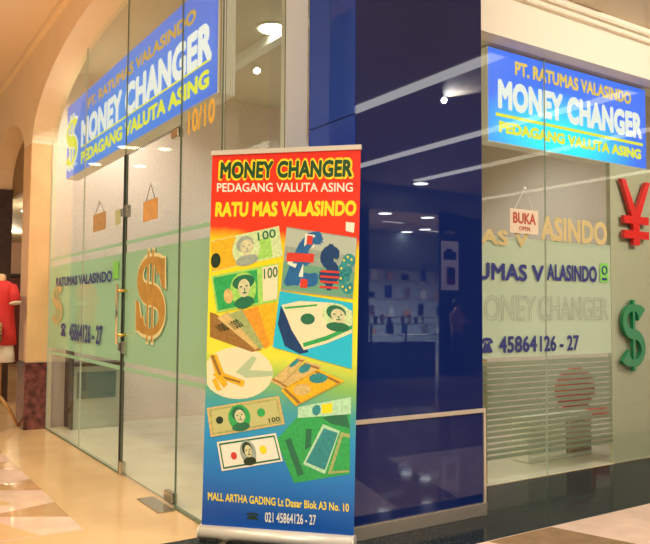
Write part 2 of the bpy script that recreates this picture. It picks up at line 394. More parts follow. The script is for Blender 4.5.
for w, a, b in ((w1, 3.285, 4.51), (w2, 2.165, 3.279), (w3, 0.492, 1.082)):
    film_x(w, a, b, FZ0, FZ1); film_x(w, a, b, FZ1 + 0.06, FZ1 + 0.085, 'frosted_line')
    m = MB()
    m.box((GX + T + 0.0004, a + 0.006, 0.745), (GX + T + 0.0012, b - 0.006, 0.775))
    m.build('frosted_line', M['film'], w)
d1 = struct(pane('door_1', (GX - T, 1.090, 0.018), (GX + T, 2.138, 2.320)))
film_x(d1, 1.090, 2.138, FZ0, FZ1); film_x(d1, 1.090, 2.138, FZ1 + 0.06, FZ1 + 0.085, 'frosted_line'); film_x(d1, 1.090, 2.138, 0.745, 0.775, 'frosted_line')
# bronze-gold dollar sign on the door, white keyline behind it
for (mt, gr, off, nm, wd) in ((M['keyline'], 0.016, 0.0003, 'dollar_keyline', 0.05), (M['goldvinyl'], 0.0, 0.0013, 'dollar_emblem', 0.0)):
    me = fit(dollar_mesh(0.09 + wd, 0.30 + wd, 2, 0.05 + wd * 0.7, 0.15, 0.12 if wd == 0 else 0.25), Vector((GX - T - off, 1.855 + gr, 0.975 - gr)), Vector((0, -0.56 - 2 * gr, 0)), Vector((0, 0, 0.61 + 2 * gr)), NX, 0.0009)
    link(nm, me, mt, d1)
# pull handle, patch fittings and closing edge
m = MB().tube([(GX - 0.062, 2.10, 0.94), (GX - 0.062, 2.10, 1.37)], 0.011, 12)
h = m.build('handle', M['chrome'], d1, True)
for z in (1.005, 1.325): MB().tube([(GX - 0.066, 2.10, z), (GX + 0.03, 2.10, z)], 0.013, 12).build('handle_post', M['brass'], h, True)
for z in (0.055, 0.914, 1.905):
    MB().box((GX - 0.018, 2.070, z - 0.045), (GX + 0.018, 2.132, z + 0.045), 0.004).build('patch_fitting', M['steel'], d1)
MB().box((GX - 0.02, 1.097, 2.26), (GX + 0.02, 1.21, 2.315), 0.004).build('top_pivot', M['chrome'], d1)
MB().box((GX - 0.02, 1.097, 0.02), (GX + 0.02, 1.23, 0.085), 0.004).build('bottom_pivot', M['steel'], d1)
for z in (0.914, 1.905):
    MB().box((GX - 0.016, 2.170, z - 0.03), (GX + 0.016, 2.215, z + 0.03), 0.004).build('keeper', M['steel'], w2)
MB().box((GX - 0.014, 2.1405, 0.02), (GX + 0.014, 2.1600, 2.325)).build('edge_seal', M['dark'], w2)
tag(MB().box((GX - 0.13, 1.02, 0.0), (GX - 0.022, 1.40, 0.007), 0.002).build('floor_spring_plate', M['steel']), 'flat steel floor spring cover at the foot of the glass door', 'door hardware')
sl = MB(); sl.box((GX - 0.012, 0.492, 0.0), (GX + 0.012, 1.084, 0.014)); sl.box((GX - 0.012, 2.17, 0.0), (GX + 0.012, 4.50, 0.014))
struct(sl.build('trim_6', M['glass_edge']))
# writing on the far panes
on_left('RATUMAS VALASINDO', (56, 289), (112, 279), (56, 280), M['navyvinyl'], w2, GX - T - 0.001, bold=0.035)
MB().box((GX - T - 0.0015, 2.27, 1.42), (GX - T, 2.40, 1.55)).build('lime_sticker', M['sticker'], w2)
on_left('45864126 - 27', (69, 342), (102, 343), (69, 325), M['navyvinyl'], w2, GX - T - 0.001, bold=0.03)
def phone_mesh():
    bm = bmesh.new()
    def poly(p): bm.faces.new([bm.verts.new((x, y, 0)) for x, y in p])
    poly([(0.0, 0.62), (0.04, 0.80), (0.2, 0.95), (0.5, 1.0), (0.8, 0.95), (0.96, 0.80), (1.0, 0.62), (0.76, 0.60), (0.72, 0.76), (0.28, 0.76), (0.24, 0.60)])
    poly([(0.30, 0.70), (0.42, 0.70), (0.42, 0.58), (0.58, 0.58), (0.58, 0.70), (0.70, 0.70), (0.74, 0.50), (0.95, 0.12), (0.95, 0.0), (0.05, 0.0), (0.05, 0.12), (0.26, 0.50)])
    bmesh.ops.triangulate(bm, faces=bm.faces)
    me = bpy.data.meshes.new('phone'); bm.to_mesh(me); bm.free(); return me
a = on_x(61, 342, GX); b = on_x(66, 342, GX)
link('telephone_emblem', fit(phone_mesh(), Vector((GX - T - 0.001, a.y, 0.935)), Vector((0, b.y - a.y, 0)), Vector((0, 0, 0.12)), NX, 0.001), M['navyvinyl'], w1)
link('dollar_emblem', fit(dollar_mesh(0.07, 0.24, 2, 0.07, 0.15), Vector((GX - T - 0.001, 4.36, 1.02)), Vector((0, -0.42, 0)), Vector((0, 0, 0.42)), NX, 0.001), M['goldpale'], w1)
# gold figures painted above the near pane
on_left('10/10', (188, 135), (215, 122), (188, 112), M['goldbright'], w3, GX - T - 0.001, bold=0.03)

# return pane at the corner, its white post
struct(pane('window_5', (GX + 0.01, GY - 0.012, 0.015), (-0.155, GY - 0.002, 3.45)))
struct(MB().box((-0.152, GY - 0.012, 0), (-0.004, GY + 0.05, 3.45), 0.004).build('trim_7', M['white']))

# front window: two panes and the backed end pane
w6 = struct(pane('window_6', (0.96, GY - T, 0.012), (2.070, GY + T, 3.085), edge=M['edge_pale']))
w7 = struct(pane('window_7', (2.076, GY - T, 0.012), (5.2, GY + T, 3.085), edge=M['edge_pale']))
struct(MB().box((2.862, GY + 0.012, 0.0), (5.2, GY + 0.05, 2.39)).build('wall_panel', mat('sage_panel', (0.46, 0.46, 0.33), 0.5)))
def film_y(parent, x0, x1, z0, z1, name='frosted_film'):
    return MB().box((x0 + 0.004, GY + T + 0.0004, z0), (x1 - 0.004, GY + T + 0.0012, z1)).build(name, M['film_r'], parent)
for w, a, b in ((w6, 0.96, 2.070), (w7, 2.076, 2.848)):
    film_y(w, a, b, 0.87, 1.72)
    m = MB()
    for k in range(17):
        zc = 0.825 - k * 0.040; t = 0.033 - 0.0005 * k
        m.box((a + 0.004, GY + T + 0.0004, zc - t / 2), (b - 0.004, GY + T + 0.0012, zc + t / 2))
    m.build('frosted_stripes', M['film_s'], w)
YT = GY - T - 0.0015
# each line of writing belongs to the pane it is stuck on
def front_line(body_l, body_r, lb, lr, lt, rb, rr, rt, material, **k):
    on_right(body_l, lb, lr, lt, material, w6, YT, **k); on_right(body_r, rb, rr, rt, material, w7, YT, **k)
front_line('TUMAS V', 'ALASINDO', (463, 280), (544, 281), (463, 262), (547, 281), (597, 282), (547, 264), M['navyvinyl'], bold=0.035)
front_line('45864', '126 - 27', (499, 353), (537, 352), (499, 336), (540, 351), (579, 351), (540, 335), M['navyvinyl'], bold=0.03)
front_line('MAS V', 'ASINDO', (463, 245), (529, 245), (463, 229), (541, 243), (607, 243), (541, 218), M['goldpale'], bold=0.04)
link('telephone_emblem', fit(phone_mesh(), on_y(481, 353, YT), Vector((0.115, 0, 0)), Vector((0, 0, 0.105)), NY, 0.001), M['navyvinyl'], w6)
MB().box((2.70, YT, 1.425), (2.80, GY - T, 1.575)).build('lime_sticker', M['sticker'], w7)
r0 = MB(); r0.tube([(2.75 + 0.03 * math.cos(t * PI / 8), YT - 0.001, 1.52 + 0.03 * math.sin(t * PI / 8)) for t in range(17)], 0.006, 6)
r0.box((2.72, YT - 0.002, 1.44), (2.78, YT, 1.46)); r0.build('sticker_print', M['navyvinyl'], w7)
def outline_letters(body, bl, br, tl, parent):
    """letters drawn as a thin keyline"""
    a, b, c = on_y(*bl, YT), on_y(*br, YT), on_y(*tl, YT)
    me = txt_mesh(body, 0.0); bm = bmesh.new(); bm.from_mesh(me); bmesh.ops.remove_doubles(bm, verts=bm.verts, dist=1e-5)
    xs = [v.co.x for v in bm.verts]; ys = [v.co.y for v in bm.verts]; x0, x1, y0, y1 = min(xs), max(xs), min(ys), max(ys)
    P = lambda v: Vector((a.x + (b.x - a.x) * (v.co.x - x0) / (x1 - x0), YT, (a.z + b.z) / 2 + (c.z - a.z) * (v.co.y - y0) / (y1 - y0)))
    m = MB(); w = 0.0022
    for e in bm.edges:
        if len(e.link_faces) == 1:
            p, q = P(e.verts[0]), P(e.verts[1]); d = (q - p)
            if d.length < 1e-5: continue
            d.normalize(); s = Vector((-d.z, 0, d.x)) * w
            m.prism([p - s, q - s, q + s, p + s], (0, -0.0008, 0))
    bm.free(); return m.build('outline_lettering', M['outline'], parent)
outline_letters('MONEY', (469, 321), (536, 320), (469, 295), w6)
outline_letters('CHANGER', (539, 320), (608, 320), (539, 296), w7)

# ---------------------------------------------------------------- navy column at the corner
colm = empty('corner_column', (0.46, 0.22, 0), 0, 'tall square column clad in glossy navy glass behind the roll up banner', 'column')
MB().box((0.006, 0.006, 0.07), (0.93, 0.465, 3.44)).build('core', M['dark'], colm)
for z0, z1 in ((0.075, 0.598), (0.622, 3.44)):
    MB().box((0.004, 0.0, z0), (0.936, 0.006, z1), 0.0015).build('front_panel', M['navy_r'], colm)
for z0, z1 in ((0.075, 2.238), (2.244, 3.44)):
    MB().box((0.0, 0.002, z0), (0.006, 0.467, z1), 0.0015).build('side_panel', M['navy_l'], colm)
MB().box((0.004, -0.010, 0.598), (0.952, 0.004, 0.622), 0.002).build('band_strip', M['strip_metal'], colm)
MB().box((0.937, -0.008, 0.075), (0.955, 0.03, 0.60), 0.002).build('edge_strip', M['strip_metal'], colm)
MB().box((-0.008, -0.016, 0.001), (0.955, 0.465, 0.075), 0.003).build('plinth', mat('brushed_plinth', (0.60, 0.54, 0.46), 0.22, 0.75), colm)
# ---------------------------------------------------------------- light box signs
SX = GX + 0.02
sg = empty('light_box_sign', (SX + 0.05, 2.25, 2.73), 0, 'long blue light box sign behind the side glass above the door', 'sign')
cs = MB().box((SX + 0.004, 0.62, 2.42), (SX + 0.115, 4.03, 3.12))
cs.build('casing', M['white'], sg)
MB().box((SX, 0.62, 2.425), (SX + 0.004, 4.03, 3.115)).build('face', M['sign_l'], sg)
rb = MB()
for k in range(7): rb.box((SX + 0.012 + k * 0.0145, 0.614, 2.42), (SX + 0.020 + k * 0.0145, 0.621, 3.12))
rb.build('ribbed_end', M['white'], sg)
LX = SX - 0.0005
on_left('PT. RATUMAS VALASINDO', (88, 106), (196, 26), (88, 96), M['signgold'], sg, LX, bold=0.045)
on_left('MONEY CHANGER', (81, 146), (212, 60), (81, 120), M['signwhite'], sg, LX, bold=0.055)
on_left('PEDAGANG VALUTA ASING', (81, 164), (209, 87), (81, 152), M['signyellow'], sg, LX, bold=0.05)
a = on_x(81, 149, LX); b = on_x(211, 66, LX)
MB().box((LX - 0.001, b.y, 2.632), (LX, a.y, 2.646)).build('rule_line', M['signyellow'], sg)
a = on_x(66, 162, LX); b = on_x(77, 160, LX)
link('dollar_emblem', fit(dollar_mesh(0.13, 0.34, 2, 0.13, 0.2), Vector((LX - 0.0002, a.y + 0.03, 2.48)), Vector((0, b.y - a.y - 0.06, 0)), Vector((0, 0, 0.53)), NX, 0.0009), M['signwhite'], sg)
link('dollar_fill', fit(dollar_mesh(0.07, 0.26, 2, 0.06, 0.2), Vector((LX - 0.0012, a.y, 2.495)), Vector((0, b.y - a.y, 0)), Vector((0, 0, 0.50)), NX, 0.0009), M['signyellow'], sg)
on_left('VALASINDO', (65, 172), (77, 165), (65, 169), M['signwhite'], sg, LX, bold=0.01)

SY = GY + 0.02
sr = empty('light_box_sign', (2.38, SY + 0.05, 2.68), 0, 'blue and cyan light box sign behind the front window right of the column', 'sign')
MB().box((1.51, SY + 0.004, 2.392), (3.37, SY + 0.115, 3.072)).build('casing', M['white'], sr)
MB().box((1.515, SY, 2.397), (3.365, SY + 0.004, 3.067)).build('face', M['sign_r'], sr)
RY = SY - 0.0005
on_right('PT. RATUMAS VALASINDO', (515, 76), (631, 104), (515, 62), M['signgold'], sr, RY, bold=0.045)
on_right('MONEY CHANGER', (498, 109), (642, 139), (498, 79), M['signwhite'], sr, RY, bold=0.06)
on_right('PEDAGANG VALUTA ASING', (499, 132), (641, 160), (499, 120), M['signyellow'], sr, RY, bold=0.065)
MB().box((1.585, RY - 0.001, 2.582), (3.32, RY, 2.606)).build('rule_line', M['signyellow'], sr)

# ---------------------------------------------------------------- symbols standing on the end pane
def yen():
    m = MB(); Y0 = GY - T - 0.002; d = (0, -0.03, 0)
    c = on_y(633, 210, Y0).x; zt, zb = 2.265, 1.735; zm = 2.0; hw = 0.165; t = 0.042
    m.prism([(c - hw - t * .7, Y0, zt), (c - hw + t * .7, Y0, zt), (c + t * .95, Y0, zm - .06), (c - t * .95, Y0, zm - .06)], d)
    m.prism([(c + hw - t * .7, Y0 - .0008, zt), (c + hw + t * .7, Y0 - .0008, zt), (c + t * .95, Y0 - .0008, zm - .06), (c - t * .95, Y0 - .0008, zm - .06)], d)
    m.prism([(c - t, Y0 - .0012, zm - .03), (c + t, Y0 - .0012, zm - .03), (c + t, Y0 - .0012, zb), (c - t, Y0 - .0012, zb)], d)
    for z in (1.94, 1.82): m.prism([(c - 0.165, Y0 - .002, z - 0.032), (c + 0.165, Y0 - .002, z - 0.032), (c + 0.165, Y0 - .002, z + 0.032), (c - 0.165, Y0 - .002, z + 0.032)], (0, -0.031, 0))
    o = m.build('yen_symbol', M['redsym']); return recentre(o, (c, Y0 - 0.015, 1.96))
tag(yen(), 'raised red yen symbol on the pale end pane under the sign', 'symbol')
ms = fit(dollar_mesh(0.13, 0.19, 1, 0.085), Vector((2.925, GY - T - 0.002, 0.72)), Vector((0.305, 0, 0)), Vector((0, 0, 0.57)), NY, 0.03)
og = link('dollar_symbol', ms, M['greensym']); recentre(og, (3.07, GY - T - 0.017, 0.98))
tag(og, 'raised green dollar symbol on the pale end pane below the yen', 'symbol')

# ---------------------------------------------------------------- hanging cards
def hang_x(label, y0, y1, z0, z1, ztop, X):
    r = empty('hanging_card', (X, (y0 + y1) / 2, z0), 0, label, 'sign')
    MB().box((X - 0.003, y0, z0), (X + 0.003, y1, z1), 0.001).build('card', M['orangecard'], r)
    yc = (y0 + y1) / 2
    MB().tube([(X, y0 + 0.05, z1), (X, yc, ztop), (X, y1 - 0.05, z1)], 0.0022, 6).build('cord', M['dark'], r)
    MB().ball((X, yc, ztop), 0.012).build('suction_hook', M['white'], r)
    return r
hang_x('square orange card hanging on the far side pane left of the door', 2.70, 3.05, 1.83, 1.975, 2.07, GX + 0.018)
hang_x('narrow orange card hanging on the glass door above the gold dollar', 1.43, 1.70, 1.785, 1.922, 2.03, GX - 0.018)
MB().box((GX - T - 0.0015, 2.24, 1.825), (GX - T, 2.37, 1.94)).build('pale_sticker', mat('pale_green_sticker', (0.45, 0.50, 0.25), 0.5), w2)
hb = empty('open_sign', (1.81, GY - 0.02, 1.72), 0, 'cream card lettered BUKA in red hanging on the front window', 'sign')
A = on_y(510, 236, GY - 0.02); B = on_y(538, 206, GY - 0.02)
MB().box((A.x, GY - 0.022, 1.75), (B.x, GY - 0.018, 1.925), 0.001).build('card', M['card'], hb)
MB().tube([(A.x + 0.05, GY - 0.02, 1.925), (1.835, GY - 0.02, 2.08), (B.x - 0.05, GY - 0.02, 1.925)], 0.002, 6).build('cord', M['white'], hb)
MB().ball((1.835, GY - 0.017, 2.08), 0.012).build('suction_hook', M['white'], hb)
letters('lettering', 'BUKA', (A.x + 0.03, GY - 0.0225, 1.82), (B.x - A.x - 0.06, 0, 0), (0, 0, 0.08), NY, M['redink'], hb, bold=0.03)
letters('small_lettering', 'OPEN', (A.x + 0.09, GY - 0.0225, 1.772), (B.x - A.x - 0.18, 0, 0), (0, 0, 0.03), NY, M['redink'], hb, bold=0.01)

# ---------------------------------------------------------------- roll up banner
BA = Vector((-0.652, 0.441, 0)); BB = Vector((-0.087, -0.132, 0)); BU = (BB - BA).normalized(); BN = Vector((BU.y, -BU.x, 0))
ban = empty('roll_up_banner', (BA + BB) / 2, math.atan2(BU.y, BU.x), 'tall red and blue roll up banner of banknotes standing before the column', 'banner')
def bp(px, py, off=0.0):
    r = ray(px, py); t = (BA - CAM).dot(BN) / r.dot(BN); return CAM + r * t + BN * off
def bw(u, z, off=0.0): return BA + BU * u + ZV * z + BN * off
def banner_sheet_mat():
    m = bpy.data.materials.new('printed_banner'); m.use_nodes = True; nt = m.node_tree; b = nt.nodes['Principled BSDF']
    tc = nt.nodes.new('ShaderNodeTexCoord'); sx = nt.nodes.new('ShaderNodeSeparateXYZ'); n = nt.nodes.new('ShaderNodeTexNoise')
    n.inputs['Scale'].default_value = 3.5; n.inputs['Detail'].default_value = 3
    ad = nt.nodes.new('ShaderNodeMath'); ad.operation = 'MULTIPLY_ADD'; ad.inputs[1].default_value = 0.13
    mx = nt.nodes.new('ShaderNodeMath'); mx.operation = 'MULTIPLY_ADD'; mx.inputs[1].default_value = 0.07
    dv = nt.nodes.new('ShaderNodeMath'); dv.operation = 'DIVIDE'; dv.inputs[1].default_value = 2.0
    r = nt.nodes.new('ShaderNodeValToRGB'); cr = r.color_ramp
    stops = [(0.06, (0.005, 0.08, 0.40)), (0.17, (0.012, 0.19, 0.58)), (0.27, (0.02, 0.30, 0.62)), (0.35, (0.06, 0.36, 0.36)), (0.42, (0.24, 0.52, 0.12)), (0.48, (0.72, 0.74, 0.06)), (0.62, (0.92, 0.76, 0.02)), (0.765, (0.90, 0.64, 0.015)), (0.80, (0.80, 0.045, 0.015)), (1.0, (0.78, 0.03, 0.012))]
    while len(cr.elements) < len(stops): cr.elements.new(0.5)
    for e, (p, c) in zip(cr.elements, stops): e.position = p; e.color = (*c, 1)
    nt.links.new(tc.outputs['Object'], sx.inputs[0]); nt.links.new(tc.outputs['Object'], n.inputs['Vector'])
    nt.links.new(sx.outputs['X'], mx.inputs[0]); nt.links.new(sx.outputs['Z'], mx.inputs[2])
    nt.links.new(n.outputs['Fac'], ad.inputs[0]); nt.links.new(mx.outputs[0], ad.inputs[2])
    su = nt.nodes.new('ShaderNodeMath'); su.operation = 'SUBTRACT'; su.inputs[1].default_value = 0.065
    nt.links.new(ad.outputs[0], su.inputs[0]); nt.links.new(su.outputs[0], dv.inputs[0]); nt.links.new(dv.outputs[0], r.inputs[0])
    nt.links.new(r.outputs[0], b.inputs['Base Color']); b.inputs['Roughness'].default_value = 0.32; return m
M['cassette'] = mat('satin_cassette', (0.66, 0.62, 0.54), 0.4, 0.25)
M['bansheet'] = banner_sheet_mat()
TL, TR, BR_, BL_ = (0.032, 2.018), (0.831, 2.014), (0.804, 0.078), (0.002, 0.078)
def bquad(pts, off, th=0.0004): return MB().prism([bw(u, z, off) for u, z in pts], BN * th)
sheet = bquad([BL_, BR_, TR, TL], 0.0, 0.001).build('banner_sheet', M['bansheet'], ban)
m = MB().prism([bw(TL[0] - 0.004, 2.012, -0.008), bw(TR[0] + 0.004, 2.012, -0.008), bw(TR[0] + 0.004, 2.036, -0.008), bw(TL[0] - 0.004, 2.036, -0.008)], BN * 0.018)
m.build('top_rail', M['cassette'], ban)
prof = [(0.046 * math.cos(t), 0.044 + 0.036 * math.sin(t)) for t in [2 * PI * k / 20 for k in range(20)]]
m = MB(); m.loft([[bw(u, 0.0, 0) + BN * a + ZV * b for a, b in prof] for u in (0.0, 0.803)])
cas = m.build('base_cassette', M['cassette'], ban, True)
for u in (-0.006, 0.803):
    MB().prism([bw(u, 0, 0) + BN * (a * 1.05) + ZV * (0.044 + (b - 0.044) * 1.05) for a, b in prof], BU * 0.006).build('end_cap', M['cassette'], cas)
for u in (0.12, 0.68):
    MB().prism([bw(u, 0.0, -0.16), bw(u + 0.035, 0.0, -0.16), bw(u + 0.035, 0.0, 0.10), bw(u, 0.0, 0.10)], (0, 0, 0.012)).build('foot', M['steel'], cas)
MB().tube([bw(0.40, 0.06, -0.012), bw(0.443, 2.015, -0.012)], 0.008, 8).build('support_pole', M['steel'], ban, True)

def bmat(n, c, r=0.35, **k): return mat(n, c, r, **k)
C_ = dict(yel=(0.92, 0.72, 0.02), wht=(0.82, 0.80, 0.68), dk=(0.015, 0.04, 0.02), bottle=(0.012, 0.075, 0.022), red=(0.62, 0.05, 0.03), cyan=(0.02, 0.50, 0.72), lgreen=(0.33, 0.66, 0.13), green=(0.03, 0.38, 0.10), pgreen=(0.55, 0.72, 0.38), dgreen=(0.02, 0.16, 0.08), teal=(0.03, 0.26, 0.28), olive=(0.34, 0.42, 0.16), gold=(0.75, 0.45, 0.02), orange=(0.72, 0.32, 0.03), brown=(0.30, 0.16, 0.04), tan=(0.62, 0.47, 0.18), blue=(0.02, 0.13, 0.35), skin=(0.60, 0.60, 0.36), navy=(0.01, 0.05, 0.16), cream=(0.80, 0.72, 0.48), mint=(0.42, 0.72, 0.48), grey=(0.30, 0.38, 0.32))
PM = {k: bmat('ink_' + k, v, noise=0.03 if k in ('cream', 'cyan', 'wht', 'yel', 'red') else 0.13, scale=60) for k, v in C_.items()}
def bq(pts, off=0.001, th=0.0003): return MB().prism([bp(x, y, off) for x, y in pts], BN * th)
def lerp(a, b, t): return (a[0] + (b[0] - a[0]) * t, a[1] + (b[1] - a[1]) * t)
def quad_uv(q, u, v):
    """q = tl, tr, br, bl pixels; u right, v down"""
    return lerp(lerp(q[0], q[1], u), lerp(q[3], q[2], u), v)
def oval(q, u, v, ru, rv, n=20): return [quad_uv(q, u + ru * math.cos(2 * PI * k / n), v + rv * math.sin(2 * PI * k / n)) for k in range(n)]
def rect(q, u0, v0, u1, v1): return [quad_uv(q, u0, v0), quad_uv(q, u1, v0), quad_uv(q, u1, v1), quad_uv(q, u0, v1)]
LAY = 0.0004
def qtext(body, q, u0, v0, u1, v1, off, material, parent, bold=0.02, name='numerals'):
    o = bp(*quad_uv(q, u0, v1), off); u = bp(*quad_uv(q, u1, v1), off) - o; v = bp(*quad_uv(q, u0, v0), off) - o
    return letters(name, body, o, u, v, BN, material, parent, bold, 0.0003)
def portrait(q, u, v, ru, rv, off, parent, dark, light, hat=False):
    """engraved head and shoulders in an oval"""
    bq(oval(q, u, v, ru, rv), off).build('portrait_oval', PM[light], parent)
    m = bq(oval(q, u, v + rv * .75, ru * .8, rv * .35), off + LAY)
    if hat: m.prism([bp(*p, off + LAY) for p in oval(q, u + ru * .05, v - rv * .42, ru * .85, rv * .42)], BN * 0.0003)
    else: m.prism([bp(*p, off + LAY) for p in oval(q, u - ru * .05, v - rv * .3, ru * .62, rv * .55)], BN * 0.0003)
    m.build('portrait_dark', PM[dark], parent)
    bq(oval(q, u + ru * .06, v - rv * .08, ru * .46, rv * .52), off + 2 * LAY).build('portrait_face', PM['skin'], parent)
    m = MB()
    for s in (-.18, .26): m.prism([bp(*p, off + 3 * LAY) for p in oval(q, u + ru * s, v - rv * .18, ru * .10, rv * .05, 8)], BN * 0.0003)
    m.prism([bp(*p, off + 3 * LAY) for p in oval(q, u + ru * .08, v + rv * .2, ru * .18, rv * .05, 8)], BN * 0.0003)
    m.prism([bp(*p, off + 3 * LAY) for p in oval(q, u + ru * .10, v + rv * .02, ru * .05, rv * .12, 8)], BN * 0.0003)
    m.build('portrait_features', PM[dark], parent)
def note(q, base, off, border=None, name='printed_banknote'):
    r = bq(q, off).build(name, PM[base], ban)
    if border:
        m = MB()
        for e in ((.03, .06, .97, .12), (.03, .88, .97, .94), (.03, .12, .05, .88), (.95, .12, .97, .88)): m.prism([bp(*p, off + LAY) for p in rect(q, *e)], BN * 0.0003)
        m.build('note_border', PM[border], r)
    return r
# pale glow and orange patches printed under the notes
def patch(pts, k, off, name='printed_patch'): return bq(pts, off).build(name, PM[k], ban)
patch([(238 + 35 * math.cos(2 * PI * k / 28), 373 + 26 * math.sin(2 * PI * k / 28)) if math.cos(2 * PI * k / 28) > -0.85 else (207, 373 + 26 * math.sin(2 * PI * k / 28)) for k in range(28)], 'cream', 0.0011, 'printed_glow')
# two green notes marked 100
q = [(211, 241), (279, 226), (283, 256), (212, 272)]
n = note(q, 'pgreen', 0.0014)
bq(rect(q, 0, .02, .36, .98), 0.0018).build('note_panel', PM['gold'], n); bq(rect(q, .62, .3, .86, .95), 0.0018).build('note_panel', PM['lgreen'], n)
portrait(q, .50, .50, .20, .50, 0.0022, n, 'grey', 'pgreen'); qtext('100', q, .68, .06, .94, .34, 0.0024, PM['dgreen'], n)
bq(oval(q, .06, .66, .07, .24), 0.0024).build('note_seal', PM['dk'], n)
q = [(211, 276), (279, 263), (278, 301), (217, 313)]
n = note(q, 'lgreen', 0.0040)
bq(rect(q, .03, .06, .68, .94), 0.0044).build('note_panel', PM['green'], n); bq(rect(q, .76, .04, .99, .94), 0.0044).build('note_panel', PM['cream'], n)
portrait(q, .46, .52, .20, .46, 0.0048, n, 'dgreen', 'lgreen', True); qtext('100', q, .78, .08, .99, .36, 0.0050, PM['dgreen'], n)
bq(oval(q, .22, .62, .07, .2), 0.0050).build('note_seal', PM['tan'], n)
# fan of notes under them
fan = [([(210, 312), (216, 314), (262, 350), (252, 352), (210, 337)], 'brown', 'fan'), ([(217, 318), (228, 312), (262, 344), (256, 350)], 'tan', 'fan'), ([(228, 314), (243, 309), (268, 346), (260, 349)], 'olive', 'fan'), ([(243, 311), (258, 306), (273, 343), (265, 349)], 'orange', 'fan'), ([(258, 306), (277, 303), (274, 345), (270, 345)], 'gold', 'fan')]
for i, (p, k, _) in enumerate(fan):
    f = bq(p, 0.0014 + i * LAY).build('printed_banknote', PM[k], ban)
q = [(222, 318), (233, 312), (250, 330), (240, 334)]; qtext('1000', q, .05, .3, .9, .75, 0.0036, PM['dk'], f)
q = [(209, 322), (218, 318), (236, 332), (226, 336)]; qtext('100', q, .05, .3, .9, .75, 0.0036, PM['dk'], f)
# picture of currency signs wearing flags
q = [(287, 227), (357, 238), (353, 299), (281, 290)]
p = bq(q, 0.0052).build('printed_picture', PM['grey'], ban)
bq(rect(q, 0, .55, 1, .98), 0.0056).build('picture_ground', bmat('ink_sea', (0.14, 0.36, 0.24)), p)
bq(rect(q, .0, .02, 1, .3), 0.0056).build('picture_sky', bmat('ink_sky', (0.42, 0.50, 0.42)), p)
o = bp(*quad_uv(q, .03, .93), 0.006); letters('pound_sign', '£', o, bp(*quad_uv(q, .50, .88), 0.006) - o, bp(*quad_uv(q, .06, .05), 0.006) - o, BN, PM['blue'], p, 0.05, 0.0004)
for t4 in (((.04, .40), (.42, .36), (.42, .50), (.04, .54)), ((.30, .08), (.38, .08), (.38, .22), (.30, .22)), ((.26, .78), (.36, .78), (.36, .92), (.26, .92))): bq([quad_uv(q, *t) for t in t4], 0.0066).build('flag_red', PM['red'], p)
m = bq([quad_uv(q, *t) for t in ((.06, .52), (.28, .55), (.30, .92), (.26, .92), (.22, .64), (.06, .58))], 0.0063)
m.prism([bp(*quad_uv(q, *t), 0.0063) for t in ((.27, .06), (.41, .06), (.41, .26), (.27, .26))], BN * 0.0003); m.build('flag_white', PM['wht'], p)
o = bp(*quad_uv(q, .52, .92), 0.006); letters('dollar_sign', '$', o, bp(*quad_uv(q, .80, .90), 0.006) - o, bp(*quad_uv(q, .50, .18), 0.006) - o, BN, PM['navy'], p, 0.06, 0.0004)
m = MB()
for k in range(4): m.prism([bp(*quad_uv(q, *t), 0.0066) for t in ((.53, .60 + k * .085), (.79, .58 + k * .085), (.79, .615 + k * .085), (.53, .635 + k * .085))], BN * 0.0003)
m.build('flag_stripes', PM['red'], p)
o = bp(*quad_uv(q, .76, .93), 0.006); letters('euro_sign', '€', o, bp(*quad_uv(q, 1.0, .93), 0.006) - o, bp(*quad_uv(q, .76, .28), 0.006) - o, BN, PM['teal'], p, 0.07, 0.0004)
for k in range(8):
    t = math.radians(60 + k * 35); bq(oval(q, .90 + .09 * math.cos(t), .60 - .27 * math.sin(t), .014, .022, 6), 0.0066).build('flag_star', PM['yel'], p)
# cyan square and the big dollar note on it
q = [(280, 291), (353, 303), (352, 369), (273, 347)]
cy = bq(q, 0.0046).build('printed_panel', PM['cyan'], ban)
bq([(281, 306), (309, 352), (300, 354), (285, 346), (278, 324)], 0.0050).build('note_shade', PM['navy'], cy)
q = [(283, 306), (336, 294), (353, 328), (304, 350)]
n = bq([(282, 305), (300, 301), (318, 302), (334, 303), (352, 311), (352, 333), (328, 343), (304, 350), (292, 330)], 0.0056).build('printed_banknote', PM['cream'], ban)
m = bq([(284, 307), (318, 304), (317, 306), (286, 309)], 0.0060); m.prism([bp(x, y, 0.006) for x, y in [(304, 347), (328, 340), (352, 329), (352, 325), (326, 336), (303, 343)]], BN * .0003); m.build('note_border', PM['green'], n)
qq = [(318, 303), (352, 307), (352, 332), (322, 330)]
portrait(qq, .55, .45, .48, .52, 0.0060, n, 'dgreen', 'pgreen')
bq(oval([(300, 312), (316, 312), (316, 326), (300, 326)], .5, .5, .45, .4), 0.0060).build('note_seal', PM['dgreen'], n)
# gold yen and its soft shadow
m = bq([(236, 372), (252, 356), (257, 358), (250, 370), (273, 371), (272, 376), (246, 378)], 0.0016); m.build('symbol_shadow', bmat('ink_sage', (0.42, 0.55, 0.34)), ban)
m = bq([(210, 355), (217, 354), (224, 373), (232, 376), (245, 381), (243, 387), (230, 382), (217, 378)], 0.0020)
m.prism([bp(x, y, 0.0020) for x, y in [(213, 374), (218, 372), (228, 384), (224, 388)]], BN * .001); m.prism([bp(x, y, 0.0020) for x, y in [(212, 380), (216, 378), (222, 390), (217, 390)]], BN * .001)
m.build('gold_yen_print', PM['gold'], ban)
m = bq([(211, 356), (214, 355), (222, 375), (219, 375)], 0.0034); m.prism([bp(x, y, 0.0034) for x, y in [(223, 376), (240, 381), (241, 383), (226, 379)]], BN * .0003); m.build('gold_yen_shine', PM['brown'], ban)
